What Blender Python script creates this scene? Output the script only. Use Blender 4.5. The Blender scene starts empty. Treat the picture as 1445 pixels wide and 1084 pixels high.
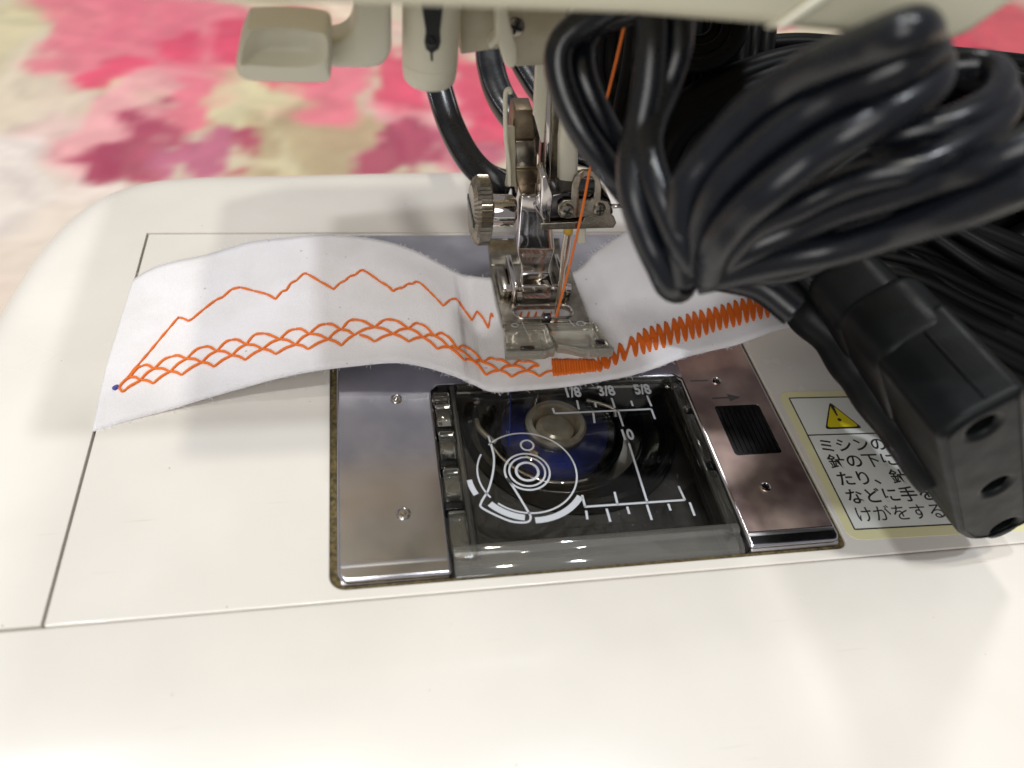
import bpy, bmesh, math, random
from math import sin, cos, pi, radians
from mathutils import Vector, Matrix, noise
from mathutils.bvhtree import BVHTree

# ------------------------------------------------------------------ units: 1 unit = 1 cm
scene = bpy.context.scene
scene.unit_settings.scale_length = 0.01
COL = scene.collection

# ------------------------------------------------------------------ camera
FPX = 1115.85
YAW, PITCH, ROLL = 0.263, 0.792, 0.151
CAM = Vector((-1.868, -8.748, 9.525))
fw = Vector((sin(YAW)*cos(PITCH), cos(YAW)*cos(PITCH), -sin(PITCH)))
_r = fw.cross(Vector((0, 0, 1))).normalized(); _u = _r.cross(fw)
rt = _r*cos(ROLL) + _u*sin(ROLL)
up = -_r*sin(ROLL) + _u*cos(ROLL)
cd = bpy.data.cameras.new('camera'); co = bpy.data.objects.new('camera', cd); COL.objects.link(co)
co.matrix_world = Matrix(((rt.x, up.x, -fw.x, CAM.x), (rt.y, up.y, -fw.y, CAM.y), (rt.z, up.z, -fw.z, CAM.z), (0, 0, 0, 1)))
cd.sensor_width = 36; cd.lens = FPX/1445*36
cd.clip_start = 0.2; cd.clip_end = 1000
cd.dof.use_dof = True; cd.dof.focus_distance = 12.9; cd.dof.aperture_fstop = 0.165
scene.camera = co

def at(u, v, **k):
    """world point seen at photo pixel (u,v) on the plane x=, y= or z=, or at depth t= along the view axis"""
    d = fw + rt*((u-722.5)/FPX) - up*((v-542)/FPX)
    (a, val), = k.items()
    if a == 't': return CAM + d*val
    i = 'xyz'.index(a)
    return CAM + d*((val-CAM[i])/d[i])

# ------------------------------------------------------------------ world and lamps (a lit shop room, plus an added front fill)
w = bpy.data.worlds.new('World'); scene.world = w; w.use_nodes = True
bg = w.node_tree.nodes['Background']
bg.inputs[0].default_value = (0.93, 0.89, 0.89, 1); bg.inputs[1].default_value = 0.26
def lamp(loc, tgt, size, power, col, sy=None):
    l = bpy.data.lights.new('ceiling_or_fill_lamp', 'AREA'); l.shape = 'DISK' if sy is None else 'RECTANGLE'; l.size = size
    if sy: l.size_y = sy
    l.energy = power; l.color = col
    o = bpy.data.objects.new('ceiling_or_fill_lamp', l); COL.objects.link(o); o.location = loc
    o.rotation_euler = (Vector(tgt)-Vector(loc)).to_track_quat('-Z', 'Y').to_euler()
for i, (x, y) in enumerate([(-52, -14), (-14, -24), (24, -34)]):
    cool = i % 2 == 0
    lamp((x, y, 130), (0, 0, 0), 6.5, 46000 if cool else 36000, (0.90, 0.94, 1.0) if cool else (1.0, 0.97, 0.84))
lamp((14, 62, 112), (0, 0, 0), 17, 36000, (1.0, 0.99, 0.97))
lamp((-45, -105, 72), (0, 0, 0), 80, 62000, (1.0, 0.98, 0.95))  # added low front fill, no known source, brightens under the cord
scene.view_settings.view_transform = 'Standard'; scene.view_settings.look = 'None'
scene.view_settings.gamma = 1; scene.view_settings.exposure = 0.14
scene.cycles.max_bounces = 14; scene.cycles.transparent_max_bounces = 24; scene.cycles.transmission_bounces = 10
scene.cycles.sample_clamp_indirect = 6

# ------------------------------------------------------------------ materials
def srgb(r, g, b):
    f = lambda c: (c/255/12.92 if c/255 <= .04045 else ((c/255+.055)/1.055)**2.4)
    return (f(r), f(g), f(b), 1)
def nodes(m): return m.node_tree.nodes, m.node_tree.links
def mat(name, col, rough=.5, metal=0., coat=0., trans=0., ior=1.5, spec=.5, var=None, vscale=3., bump=0., bscale=40., rvar=0., sheen=0., vdetail=5., stretch=(1,1,1)):
    m = bpy.data.materials.new(name); m.use_nodes = True
    n, l = nodes(m); b = n['Principled BSDF']
    b.inputs['Base Color'].default_value = col if len(col) == 4 else (*col, 1)
    b.inputs['Roughness'].default_value = rough; b.inputs['Metallic'].default_value = metal
    b.inputs['Coat Weight'].default_value = coat; b.inputs['Coat Roughness'].default_value = .06
    b.inputs['Transmission Weight'].default_value = trans; b.inputs['IOR'].default_value = ior
    b.inputs['Specular IOR Level'].default_value = spec; b.inputs['Sheen Weight'].default_value = sheen
    tc = n.new('ShaderNodeTexCoord'); mp = n.new('ShaderNodeMapping'); mp.inputs['Scale'].default_value = stretch
    l.new(tc.outputs['Object'], mp.inputs['Vector'])
    if var is not None or rvar:
        t = n.new('ShaderNodeTexNoise'); t.inputs['Scale'].default_value = vscale; t.inputs['Detail'].default_value = vdetail
        l.new(mp.outputs['Vector'], t.inputs['Vector'])
        if var is not None:
            r = n.new('ShaderNodeValToRGB'); r.color_ramp.elements[0].position = .35; r.color_ramp.elements[1].position = .68
            r.color_ramp.elements[0].color = col if len(col) == 4 else (*col, 1); r.color_ramp.elements[1].color = var if len(var) == 4 else (*var, 1)
            l.new(t.outputs['Fac'], r.inputs['Fac']); l.new(r.outputs['Color'], b.inputs['Base Color'])
        if rvar:
            q = n.new('ShaderNodeMapRange'); q.inputs['From Min'].default_value = .3; q.inputs['From Max'].default_value = .7
            q.inputs['To Min'].default_value = max(0.02, rough-rvar); q.inputs['To Max'].default_value = rough+rvar
            l.new(t.outputs['Fac'], q.inputs['Value']); l.new(q.outputs['Result'], b.inputs['Roughness'])
    if bump:
        t2 = n.new('ShaderNodeTexNoise'); t2.inputs['Scale'].default_value = bscale; t2.inputs['Detail'].default_value = 4
        bp = n.new('ShaderNodeBump'); bp.inputs['Strength'].default_value = bump; bp.inputs['Distance'].default_value = .02
        l.new(mp.outputs['Vector'], t2.inputs['Vector']); l.new(t2.outputs['Fac'], bp.inputs['Height']); l.new(bp.outputs['Normal'], b.inputs['Normal'])
    return m
def speckle(m, thr, dark, scale=3.0, fac=.7):
    """sparse small dirt specks over the base colour"""
    n, l = nodes(m); b = n['Principled BSDF']
    tc = n.new('ShaderNodeTexCoord'); v = n.new('ShaderNodeTexVoronoi'); v.inputs['Scale'].default_value = scale
    l.new(tc.outputs['Object'], v.inputs['Vector'])
    t = n.new('ShaderNodeTexNoise'); t.inputs['Scale'].default_value = scale*.9; l.new(tc.outputs['Object'], t.inputs['Vector'])
    mu = n.new('ShaderNodeMath'); mu.operation = 'MULTIPLY'; l.new(t.outputs['Fac'], mu.inputs[0]); mu.inputs[1].default_value = thr
    lt = n.new('ShaderNodeMath'); lt.operation = 'LESS_THAN'; l.new(v.outputs['Distance'], lt.inputs[0]); l.new(mu.outputs[0], lt.inputs[1])
    ml = n.new('ShaderNodeMath'); ml.operation = 'MULTIPLY'; l.new(lt.outputs[0], ml.inputs[0]); ml.inputs[1].default_value = fac
    mx = n.new('ShaderNodeMix'); mx.data_type = 'RGBA'; l.new(ml.outputs[0], mx.inputs['Factor'])
    src = b.inputs['Base Color'].links[0].from_socket if b.inputs['Base Color'].links else None
    if src: l.new(src, mx.inputs['A'])
    else: mx.inputs['A'].default_value = b.inputs['Base Color'].default_value
    mx.inputs['B'].default_value = dark; l.new(mx.outputs['Result'], b.inputs['Base Color'])

M = {}
M['plastic'] = mat('cream_plastic', (.81, .77, .705, 1), .24, coat=.25, var=(.73, .69, .63, 1), vscale=.30, bump=.05, bscale=60, rvar=.06)
speckle(M['plastic'], .05, (.25, .20, .13, 1), 2.2, .6)
speckle(M['plastic'], .07, (.88, .88, .84, 1), 9, .5)
def scratches(m, col, fac, ang, sc=(.35, 14, 1), thr=.70):
    n, l = nodes(m); b = n['Principled BSDF']; tc = n.new('ShaderNodeTexCoord'); mp = n.new('ShaderNodeMapping')
    mp.inputs['Rotation'].default_value = (0, 0, radians(ang)); mp.inputs['Scale'].default_value = sc; l.new(tc.outputs['Object'], mp.inputs['Vector'])
    t = n.new('ShaderNodeTexNoise'); t.inputs['Scale'].default_value = 2.2; t.inputs['Detail'].default_value = 7; l.new(mp.outputs['Vector'], t.inputs['Vector'])
    r = n.new('ShaderNodeMapRange'); r.inputs['From Min'].default_value = thr; r.inputs['From Max'].default_value = thr+.04; r.inputs['To Max'].default_value = fac; l.new(t.outputs['Fac'], r.inputs['Value'])
    mx = n.new('ShaderNodeMix'); mx.data_type = 'RGBA'; l.new(r.outputs['Result'], mx.inputs['Factor'])
    if b.inputs['Base Color'].links: l.new(b.inputs['Base Color'].links[0].from_socket, mx.inputs['A'])
    else: mx.inputs['A'].default_value = b.inputs['Base Color'].default_value
    mx.inputs['B'].default_value = col; l.new(mx.outputs['Result'], b.inputs['Base Color'])
scratches(M['plastic'], (.60, .56, .46, 1), .45, -38); scratches(M['plastic'], (.58, .53, .42, 1), .4, 75, (.4, 11, 1), .72)
M['head'] = mat('head_plastic', (.74, .71, .54, 1), .34, coat=.15, var=(.69, .66, .49, 1), vscale=.4)
M['lever'] = mat('lever_plastic', (.70, .68, .56, 1), .38, var=(.64, .61, .48, 1), vscale=.9, bump=.03)
M['aged'] = mat('aged_plastic', (.50, .46, .35, 1), .45, var=(.40, .35, .24, 1), vscale=2.5, bump=.05)
M['grime'] = mat('grimy_edge', (.045, .032, .010, 1), .8, var=(.17, .125, .045, 1), vscale=16, bump=.5, bscale=30)
M['gap'] = mat('seam_shadow_gap', (.10, .07, .04, 1), .8)
M['steel'] = mat('polished_plate', (.58, .58, .645, 1), .18, 1., var=(.72, .71, .77, 1), vscale=1.1, bump=.015, bscale=3, rvar=.05)
M['steelR'] = mat('pink_reflection_plate', (.62, .44, .42, 1), .46, 1., var=(.95, .76, .68, 1), vscale=1.3, bump=.05, bscale=6, rvar=.07, vdetail=8)  # pink reflection of the cloth put into the metal colour
M['chrome'] = mat('chrome', (.62, .59, .57, 1), .08, 1., bump=.03, bscale=5, rvar=.05)
M['lip_metal'] = mat('worn_bright_metal', (.74, .73, .76, 1), .34, 1., bump=.05, bscale=20)
M['brushed'] = mat('worn_metal', (.40, .37, .31, 1), .26, 1., var=(.24, .215, .175, 1), vscale=6, bump=.1, bscale=30)
M['bronze'] = mat('dull_bronze', (.20, .15, .10, 1), .38, 1., var=(.30, .25, .17, 1), vscale=4, bump=.1)
M['darkmetal'] = mat('dark_metal', (.10, .095, .10, 1), .18, 1.)
M['black'] = mat('black_plastic', (.010, .011, .011, 1), .32, spec=.45, bump=.04)
M['ridge'] = mat('ridge_plastic', (.03, .028, .028, 1), .35)
M['blackgloss'] = mat('black_gloss', (.006, .007, .007, 1), .12, spec=.5)
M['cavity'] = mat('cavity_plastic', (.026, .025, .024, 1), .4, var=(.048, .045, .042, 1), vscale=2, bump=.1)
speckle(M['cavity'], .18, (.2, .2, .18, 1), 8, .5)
M['rubber'] = mat('cord_rubber', (.004, .0055, .009, 1), .27, spec=.55, bump=.12, bscale=7, rvar=.07)
M['rubber2'] = mat('cord_rubber_far', (.002, .002, .002, 1), .40, spec=.10, bump=.05, bscale=6)
M['plug'] = mat('plug_rubber', (.004, .005, .0055, 1), .42, spec=.19, bump=.12, bscale=26, rvar=.06)
M['white'] = mat('white_print', (.52, .54, .58, 1), .5)
M['engrave'] = mat('engraved_mark', (.18, .17, .18, 1), .35, .6)
M['needle'] = mat('needle_steel', (.75, .70, .60, 1), .25, 1.)
M['yellowtip'] = mat('needle_shank_yellow', (.62, .40, .05, 1), .35)
M['cloth'] = mat('white_felt', (.94, .92, .95, 1), .9, sheen=.3, var=(.87, .85, .86, 1), vscale=1.4, bump=.8, bscale=55)
speckle(M['cloth'], .09, (.35, .3, .3, 1), 2.6, .5)
M['thread'] = mat('orange_thread', (.90, .19, .004, 1), .55, sheen=.2, bump=.5, bscale=60)
M['thread2'] = mat('orange_thread_dense', (.78, .145, .004, 1), .55, bump=.7, bscale=60)
M['bluethread'] = mat('blue_thread', (.004, .05, .50, 1), .3, sheen=.2, bump=.8, bscale=50, stretch=(1, 1, 6))
M['hub'] = mat('bobbin_hub', (.90, .85, .74, 1), .2, .45, var=(.55, .48, .37, 1), vscale=2.5)
M['labelY'] = mat('label_border', (.80, .76, .45, 1), .35, coat=.4)
M['labelW'] = mat('label_face', (.80, .81, .76, 1), .3, coat=.4)
M['ink'] = mat('label_ink', (.02, .02, .02, 1), .4)
M['warn'] = mat('warning_yellow', (.80, .66, .01, 1), .35, coat=.4)
M['tip_blue'] = mat('marker_spot', (.08, .08, .35, 1), .7)

def clear(name, tint, spec_rough=.05, haze=.03, ior=1.45, hazecol=(.6, .6, .55, 1)):
    m = bpy.data.materials.new(name); m.use_nodes = True
    n, l = nodes(m); n.remove(n['Principled BSDF']); out = n['Material Output']
    tr = n.new('ShaderNodeBsdfTransparent'); tr.inputs[0].default_value = tint
    gl = n.new('ShaderNodeBsdfGlossy'); gl.inputs['Roughness'].default_value = spec_rough
    df = n.new('ShaderNodeBsdfDiffuse'); df.inputs[0].default_value = hazecol
    fr = n.new('ShaderNodeFresnel'); fr.inputs['IOR'].default_value = ior
    a = n.new('ShaderNodeMixShader'); a.inputs[0].default_value = haze
    l.new(tr.outputs[0], a.inputs[1]); l.new(df.outputs[0], a.inputs[2])
    b = n.new('ShaderNodeMixShader'); l.new(fr.outputs[0], b.inputs[0]); l.new(a.outputs[0], b.inputs[1]); l.new(gl.outputs[0], b.inputs[2])
    l.new(b.outputs[0], out.inputs[0]); return m
M['window'] = clear('clear_cover', (.97, .97, .96, 1), .03, .001, 1.27)
M['window_side'] = clear('clear_cover_edge', (.62, .60, .54, 1), .10, .14)
M['glass'] = mat('clear_acrylic', (.93, .92, .86, 1), .05, trans=1., ior=1.45)
M['toe'] = clear('clear_toe', (.96, .94, .86, 1), .06, .26, 1.5, (1.0, .95, .80, 1))
M['lip'] = clear('clear_lip', (.92, .91, .88, 1), .05, .09, 1.7, (.78, .76, .71, 1))
M['tab'] = clear('clear_tab', (.90, .89, .84, 1), .05, .05, 1.55, (.6, .58, .5, 1))
M['flange'] = clear('clear_bobbin', (.90, .92, 1.0, 1), .05, .02)

# ------------------------------------------------------------------ builders
def link(name, me, m, parent=None, smooth=False):
    o = bpy.data.objects.new(name, me); COL.objects.link(o)
    if m is not None:
        me.materials.clear(); me.materials.append(M[m] if isinstance(m, str) else m)
    if smooth:
        for p in me.polygons: p.use_smooth = True
    if parent is not None: o.parent = parent
    return o
def build(name, bm, m, parent=None, smooth=False):
    bmesh.ops.recalc_face_normals(bm, faces=bm.faces)
    me = bpy.data.meshes.new(name); bm.to_mesh(me); bm.free()
    return link(name, me, m, parent, smooth)
def auto(o, bev=0., seg=2, sub=0, ang=35):
    if bev:
        b = o.modifiers.new('bevel', 'BEVEL'); b.width = bev; b.segments = seg; b.limit_method = 'ANGLE'; b.angle_limit = radians(30); b.harden_normals = False
    if sub:
        s = o.modifiers.new('sub', 'SUBSURF'); s.levels = s.render_levels = sub
    for p in o.data.polygons: p.use_smooth = True
    if not sub:
        e = o.modifiers.new('edge', 'EDGE_SPLIT'); e.split_angle = radians(ang)
        if bev: e.split_angle = radians(50)
    return o
def thing(name, label, cat, loc=(0, 0, 0), group=None):
    o = bpy.data.objects.new(name, None); COL.objects.link(o); o.location = (0, 0, 0); o.empty_display_size = .5
    o['label'] = label; o['category'] = cat
    if group: o['group'] = group
    return o
def tag(o, label=None, cat=None, kind=None):
    if label: o['label'] = label
    if cat: o['category'] = cat
    if kind: o['kind'] = kind
    return o
def add_box(bm, x0, x1, y0, y1, z0, z1):
    vs = [bm.verts.new(p) for p in ((x0,y0,z0),(x1,y0,z0),(x1,y1,z0),(x0,y1,z0),(x0,y0,z1),(x1,y0,z1),(x1,y1,z1),(x0,y1,z1))]
    for f in ((0,3,2,1),(4,5,6,7),(0,1,5,4),(1,2,6,5),(2,3,7,6),(3,0,4,7)): bm.faces.new([vs[i] for i in f])
def box(name, x0, x1, y0, y1, z0, z1, m, parent=None, bev=0.):
    bm = bmesh.new(); add_box(bm, x0, x1, y0, y1, z0, z1); o = build(name, bm, m, parent)
    if bev: auto(o, bev)
    return o
def rrect(x0, x1, y0, y1, r, seg=6):
    if not isinstance(r, (tuple, list)): r = (r,)*4     # bl, br, tr, tl
    pts = []
    for (cx, cy, a, q) in ((x0+r[0], y0+r[0], 180, r[0]), (x1-r[1], y0+r[1], 270, r[1]), (x1-r[2], y1-r[2], 0, r[2]), (x0+r[3], y1-r[3], 90, r[3])):
        if q <= 0: pts.append((cx, cy)); continue
        for k in range(seg+1):
            t = radians(a+90*k/seg); pts.append((cx+q*cos(t), cy+q*sin(t)))
    return pts
def circ(cx, cy, r, n=48, a0=0, a1=360):
    full = abs(a1-a0) >= 360
    k = n if full else n+1
    return [(cx+r*cos(radians(a0+(a1-a0)*i/n)), cy+r*sin(radians(a0+(a1-a0)*i/n))) for i in range(k)]
def plate(name, loops, z0, z1, m, parent=None, bevel=0., seg=3, xf=None):
    """filled 2D outlines (holes allowed) made into a slab between z0 and z1 with a rounded rim"""
    cu = bpy.data.curves.new(name, 'CURVE'); cu.dimensions = '2D'; cu.fill_mode = 'BOTH'
    for lp in loops:
        s = cu.splines.new('POLY'); s.points.add(len(lp)-1)
        for p, q in zip(s.points, lp): p.co = (q[0], q[1], 0, 1)
        s.use_cyclic_u = True
    h = (z1-z0)/2
    if bevel: cu.bevel_depth = bevel; cu.bevel_resolution = seg; cu.offset = -bevel
    cu.extrude = max(0, h-bevel)
    o = bpy.data.objects.new(name, cu); COL.objects.link(o)
    dg = bpy.context.evaluated_depsgraph_get(); me = bpy.data.meshes.new_from_object(o.evaluated_get(dg))
    bpy.data.objects.remove(o); bpy.data.curves.remove(cu)
    me.transform(Matrix.Translation((0, 0, (z0+z1)/2)))
    if xf is not None: me.transform(xf)
    me.name = name
    r = link(name, me, m, parent, True)
    e = r.modifiers.new('edge', 'EDGE_SPLIT'); e.split_angle = radians(40)
    return r
def letters(name, txt, size, m, parent, x, y, z, sx=1., align='CENTER', rot=0., shear=0., bold=0., thick=.002):
    cu = bpy.data.curves.new(name, 'FONT'); cu.body = txt; cu.size = size; cu.align_x = align; cu.extrude = thick; cu.shear = shear; cu.offset = bold
    o = bpy.data.objects.new(name, cu); COL.objects.link(o)
    dg = bpy.context.evaluated_depsgraph_get(); me = bpy.data.meshes.new_from_object(o.evaluated_get(dg))
    bpy.data.objects.remove(o); bpy.data.curves.remove(cu)
    me.transform(Matrix.Translation((x, y, z)) @ Matrix.Rotation(rot, 4, 'Z') @ Matrix.Diagonal((sx, 1, 1, 1)))
    return link(name, me, m, parent)
def catmull(pts, n=8, closed=False):
    P = [Vector(p) for p in pts]; out = []
    N = len(P)
    for i in range(N if closed else N-1):
        if closed: a, b, c, d = P[i-1], P[i], P[(i+1) % N], P[(i+2) % N]
        else: a, b, c, d = P[max(i-1, 0)], P[i], P[i+1], P[min(i+2, N-1)]
        for k in range(n):
            t = k/n
            out.append(.5*((2*b)+(c-a)*t+(2*a-5*b+4*c-d)*t*t+(3*b-a-3*c+d)*t**3))
    if not closed: out.append(P[-1])
    return out
def frames(P, closed=False):
    T = []
    for i in range(len(P)):
        a = P[i-1] if (i > 0 or closed) else P[i]; b = P[(i+1) % len(P)] if (i < len(P)-1 or closed) else P[i]
        T.append((b-a).normalized())
    nrm = T[0].orthogonal().normalized(); N = []
    for t in T:
        nrm = (nrm-t*nrm.dot(t)); nrm = nrm.normalized() if nrm.length > 1e-6 else t.orthogonal().normalized()
        N.append(nrm.copy())
    return T, N
def add_tube(bm, P, r, seg=12, closed=False, sect=None, hint=None):
    """sweep a circle (or a section list of (angle,radius factor)) along P"""
    T, N = frames(P, closed); rings = []
    for i, p in enumerate(P):
        rr = r(i/(max(1, len(P)-1))) if callable(r) else r
        nn = N[i]
        if hint is not None:
            h = hint - T[i]*hint.dot(T[i])
            if h.length > .15: nn = h.normalized()
        bn = T[i].cross(nn)
        ring = []
        for k in range(seg):
            a = 2*pi*k/seg
            if sect == 'twin':
                sx = .52*(1 if cos(a) > 0 else -1) if abs(cos(a)) > .05 else 0
                q = nn*((cos(a)*.55+sx)*rr*1.0*1.0)+bn*(sin(a)*rr*.55*(1.0 if abs(cos(a)) > .35 else .62))*1.6
            else: q = nn*(cos(a)*rr)+bn*(sin(a)*rr)
            ring.append(bm.verts.new(p+q))
        rings.append(ring)
    m = len(rings)
    for i in range(m if closed else m-1):
        A, B = rings[i], rings[(i+1) % m]
        for k in range(seg): bm.faces.new((A[k], A[(k+1) % seg], B[(k+1) % seg], B[k]))
    if not closed:
        bm.faces.new(rings[0][::-1]); bm.faces.new(rings[-1])
def tube(name, pts, r, m, parent=None, n=8, seg=14, closed=False, sect=None, hint=None, raw=False):
    P = [Vector(p) for p in pts] if raw else catmull(pts, n, closed)
    bm = bmesh.new(); add_tube(bm, P, r, seg, closed, sect, hint); return build(name, bm, m, parent, True)
def add_lathe(bm, prof, org, ax, seg=40):
    ax = Vector(ax).normalized(); u = ax.orthogonal().normalized(); v = ax.cross(u); org = Vector(org); rings = []
    for (r, h) in prof:
        if r < 1e-5: rings.append([bm.verts.new(org+ax*h)])
        else: rings.append([bm.verts.new(org+ax*h+u*(r*cos(2*pi*k/seg))+v*(r*sin(2*pi*k/seg))) for k in range(seg)])
    for A, B in zip(rings, rings[1:]):
        for k in range(seg):
            k2 = (k+1) % seg
            if len(A) == 1 and len(B) == 1: continue
            if len(A) == 1: bm.faces.new((A[0], B[k], B[k2]))
            elif len(B) == 1: bm.faces.new((A[k], A[k2], B[0]))
            else: bm.faces.new((A[k], A[k2], B[k2], B[k]))
def lathe(name, prof, org, ax, m, parent=None, seg=40, ang=40):
    bm = bmesh.new(); add_lathe(bm, prof, org, ax, seg); o = build(name, bm, m, parent); auto(o, 0, ang=ang); return o
def loft(name, rows, m, parent=None, bev=.03, seg=2, sub=0, axis='y'):
    """rows of (v, uL, uR, y, thickness): a solid bar whose front face is seen between pixels uL..uR at height v on the plane y"""
    bm = bmesh.new(); R = []
    for (v, a, b, y, th) in rows:
        p, q = at(a, v, y=y), at(b, v, y=y)
        R.append([bm.verts.new(c) for c in (p, q, q+Vector((0, th, 0)), p+Vector((0, th, 0)))])
    for A, B in zip(R, R[1:]):
        for k in range(4): bm.faces.new((A[k], A[(k+1) % 4], B[(k+1) % 4], B[k]))
    bm.faces.new(R[0][::-1]); bm.faces.new(R[-1])
    o = build(name, bm, m, parent)
    if sub: auto(o, 0, 0, sub)
    else: auto(o, bev, seg)
    return o
def slab(name, px, y, th, m, parent=None, bev=.03, smooth_n=0, z_shift=0):
    """extruded upright outline: pixels on the plane y, real thickness th going back"""
    P = [at(u, v, y=y) for u, v in px]
    if smooth_n: P = catmull(P, smooth_n, True)
    bm = bmesh.new(); A = [bm.verts.new(p) for p in P]; B = [bm.verts.new(p+Vector((0, th, 0))) for p in P]
    bm.faces.new(A); bm.faces.new(B[::-1])
    for k in range(len(P)):
        k2 = (k+1) % len(P); bm.faces.new((A[k], B[k], B[k2], A[k2]))
    o = build(name, bm, m, parent); auto(o, bev, 3); return o

# ------------------------------------------------------------------ the setting: floral cloth under and behind the machine
def floral():
    ZC = -8.0
    spots = []   # flowers, and pale patches painting haze: pixel seen, radius in cm, colour
    def S(u, v, r, c):
        p = at(u, v, z=ZC); t = (p-CAM).dot(fw); spots.append((p.x, p.y, r*t/FPX, c))
    pink, rose, pale, deep, cream, tan = (.72,.17,.23), (.68,.07,.14), (.76,.36,.37), (.40,.05,.11), (.62,.55,.34), (.44,.34,.20)
    haze = (.66,.56,.44)  # pale tone: milky light haze painted into the cloth
    for q in ((60,120,90,haze),(60,230,80,(.72,.50,.46)),(20,300,60,haze),(30,60,70,cream),(150,130,40,cream),(330,130,60,cream),(400,175,70,cream),(470,190,50,tan),(380,200,40,tan),(100,330,70,(.72,.62,.55)),(10,400,80,(.72,.62,.52)),(0,250,70,(.74,.66,.60)),
              (200,40,75,pink),(110,25,60,pink),(290,45,80,pink),(255,60,34,rose),(345,60,40,rose),(400,35,40,pink),(160,190,40,pale),(225,120,40,pale),(450,110,50,pink),(400,95,35,rose),(250,160,30,pink),(170,110,26,rose),
              (200,215,34,deep),(160,228,26,deep),(300,212,30,(.48,.11,.20)),(350,208,24,deep),(250,225,20,(.48,.11,.20)),
              (560,110,45,rose),(600,160,60,pale),(655,120,40,rose),(540,165,26,pale),(585,205,34,deep),(645,208,30,(.48,.10,.17)),(540,212,22,deep),(680,170,30,rose),(530,70,40,haze),(500,30,40,(.80,.64,.50)),(450,28,24,(.72,.48,.36)),(620,60,34,pink),
              (1400,45,140,(.66,.07,.11)),(1320,60,80,(.62,.06,.10)),(740,120,50,rose),(1090,70,30,(.85,.7,.45)),(1150,70,30,(.85,.7,.45))): S(*q)
    rank = {cream: 0, tan: 0, pale: 1, pink: 2, rose: 3, deep: 4}
    spots.sort(key=lambda q: rank.get(q[3], .5 if q[3][1] > .3 else 3.5))
    bm = bmesh.new(); X0, X1, NX = -60, 90, 380
    ys = [-16+k*.32 for k in range(290)]; prof = [(y, ZC) for y in ys]
    col = bm.verts.layers.float_color.new('Col'); rows = []; s = 0
    for j, (yy, zz) in enumerate(prof):
        row = []
        if j: s += math.hypot(yy-prof[j-1][0], zz-prof[j-1][1])
        for i in range(NX+1):
            x = X0+(X1-X0)*i/NX; sy = ys[0]+s
            f = noise.noise(Vector((x*.12, sy*.10, 3)))*.25
            v = bm.verts.new((x, yy-(f if zz > ZC+8 else 0)*3, zz+(f if zz < ZC+6 else 0)))
            w1 = Vector((x, sy, 0)); d = noise.noise_vector(w1*.22)*1.7+noise.noise_vector(w1*.7)*.8+noise.noise_vector(w1*1.7)*.25; d.y *= 1.8
            q = w1+d; n1 = noise.noise(w1*.33+Vector((5, 9, 0))); n2 = noise.noise(q*.9)
            c = Vector((.56, .48, .33)).lerp(Vector((.64, .57, .45)), min(1, max(0, .5+n1)))
            if n1 > .18: c = c.lerp(Vector((.66, .28, .29)), min(1, (n1-.18)*5))
            if n1 < -.30: c = c.lerp(Vector((.40, .33, .19)), min(.8, (-.30-n1)*4))
            for (sx, sy2, r, cc) in spots:
                e = math.hypot(q.x-sx, (q.y-sy2)*.45)/r
                if e < 1.25:
                    k = min(1, max(0, (1.3-e)*1.8)); k = k*k*(3-2*k); t = Vector(cc)*(1+.22*n2); c = c.lerp(t, k*.92)
            v[col] = (c.x, c.y, c.z, 1); row.append(v)
        rows.append(row)
    for A, B in zip(rows, rows[1:]):
        for i in range(NX): bm.faces.new((A[i], A[i+1], B[i+1], B[i]))
    m = mat('floral_print_cloth', (.7, .6, .5, 1), .62, coat=.12, bump=.8, bscale=1.1)
    n, l = nodes(m); a = n.new('ShaderNodeAttribute'); a.attribute_name = 'Col'
    l.new(a.outputs['Color'], n['Principled BSDF'].inputs['Base Color'])
    o = build('floral_cloth', bm, m, None, True)
    tag(o, 'pink and cream floral printed cloth spread beneath and behind the sewing machine', 'cloth')
floral()

# ------------------------------------------------------------------ sewing machine
SM = thing('sewing_machine', 'cream sewing machine with metal needle plate and clear bobbin cover', 'sewing machine')

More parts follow.
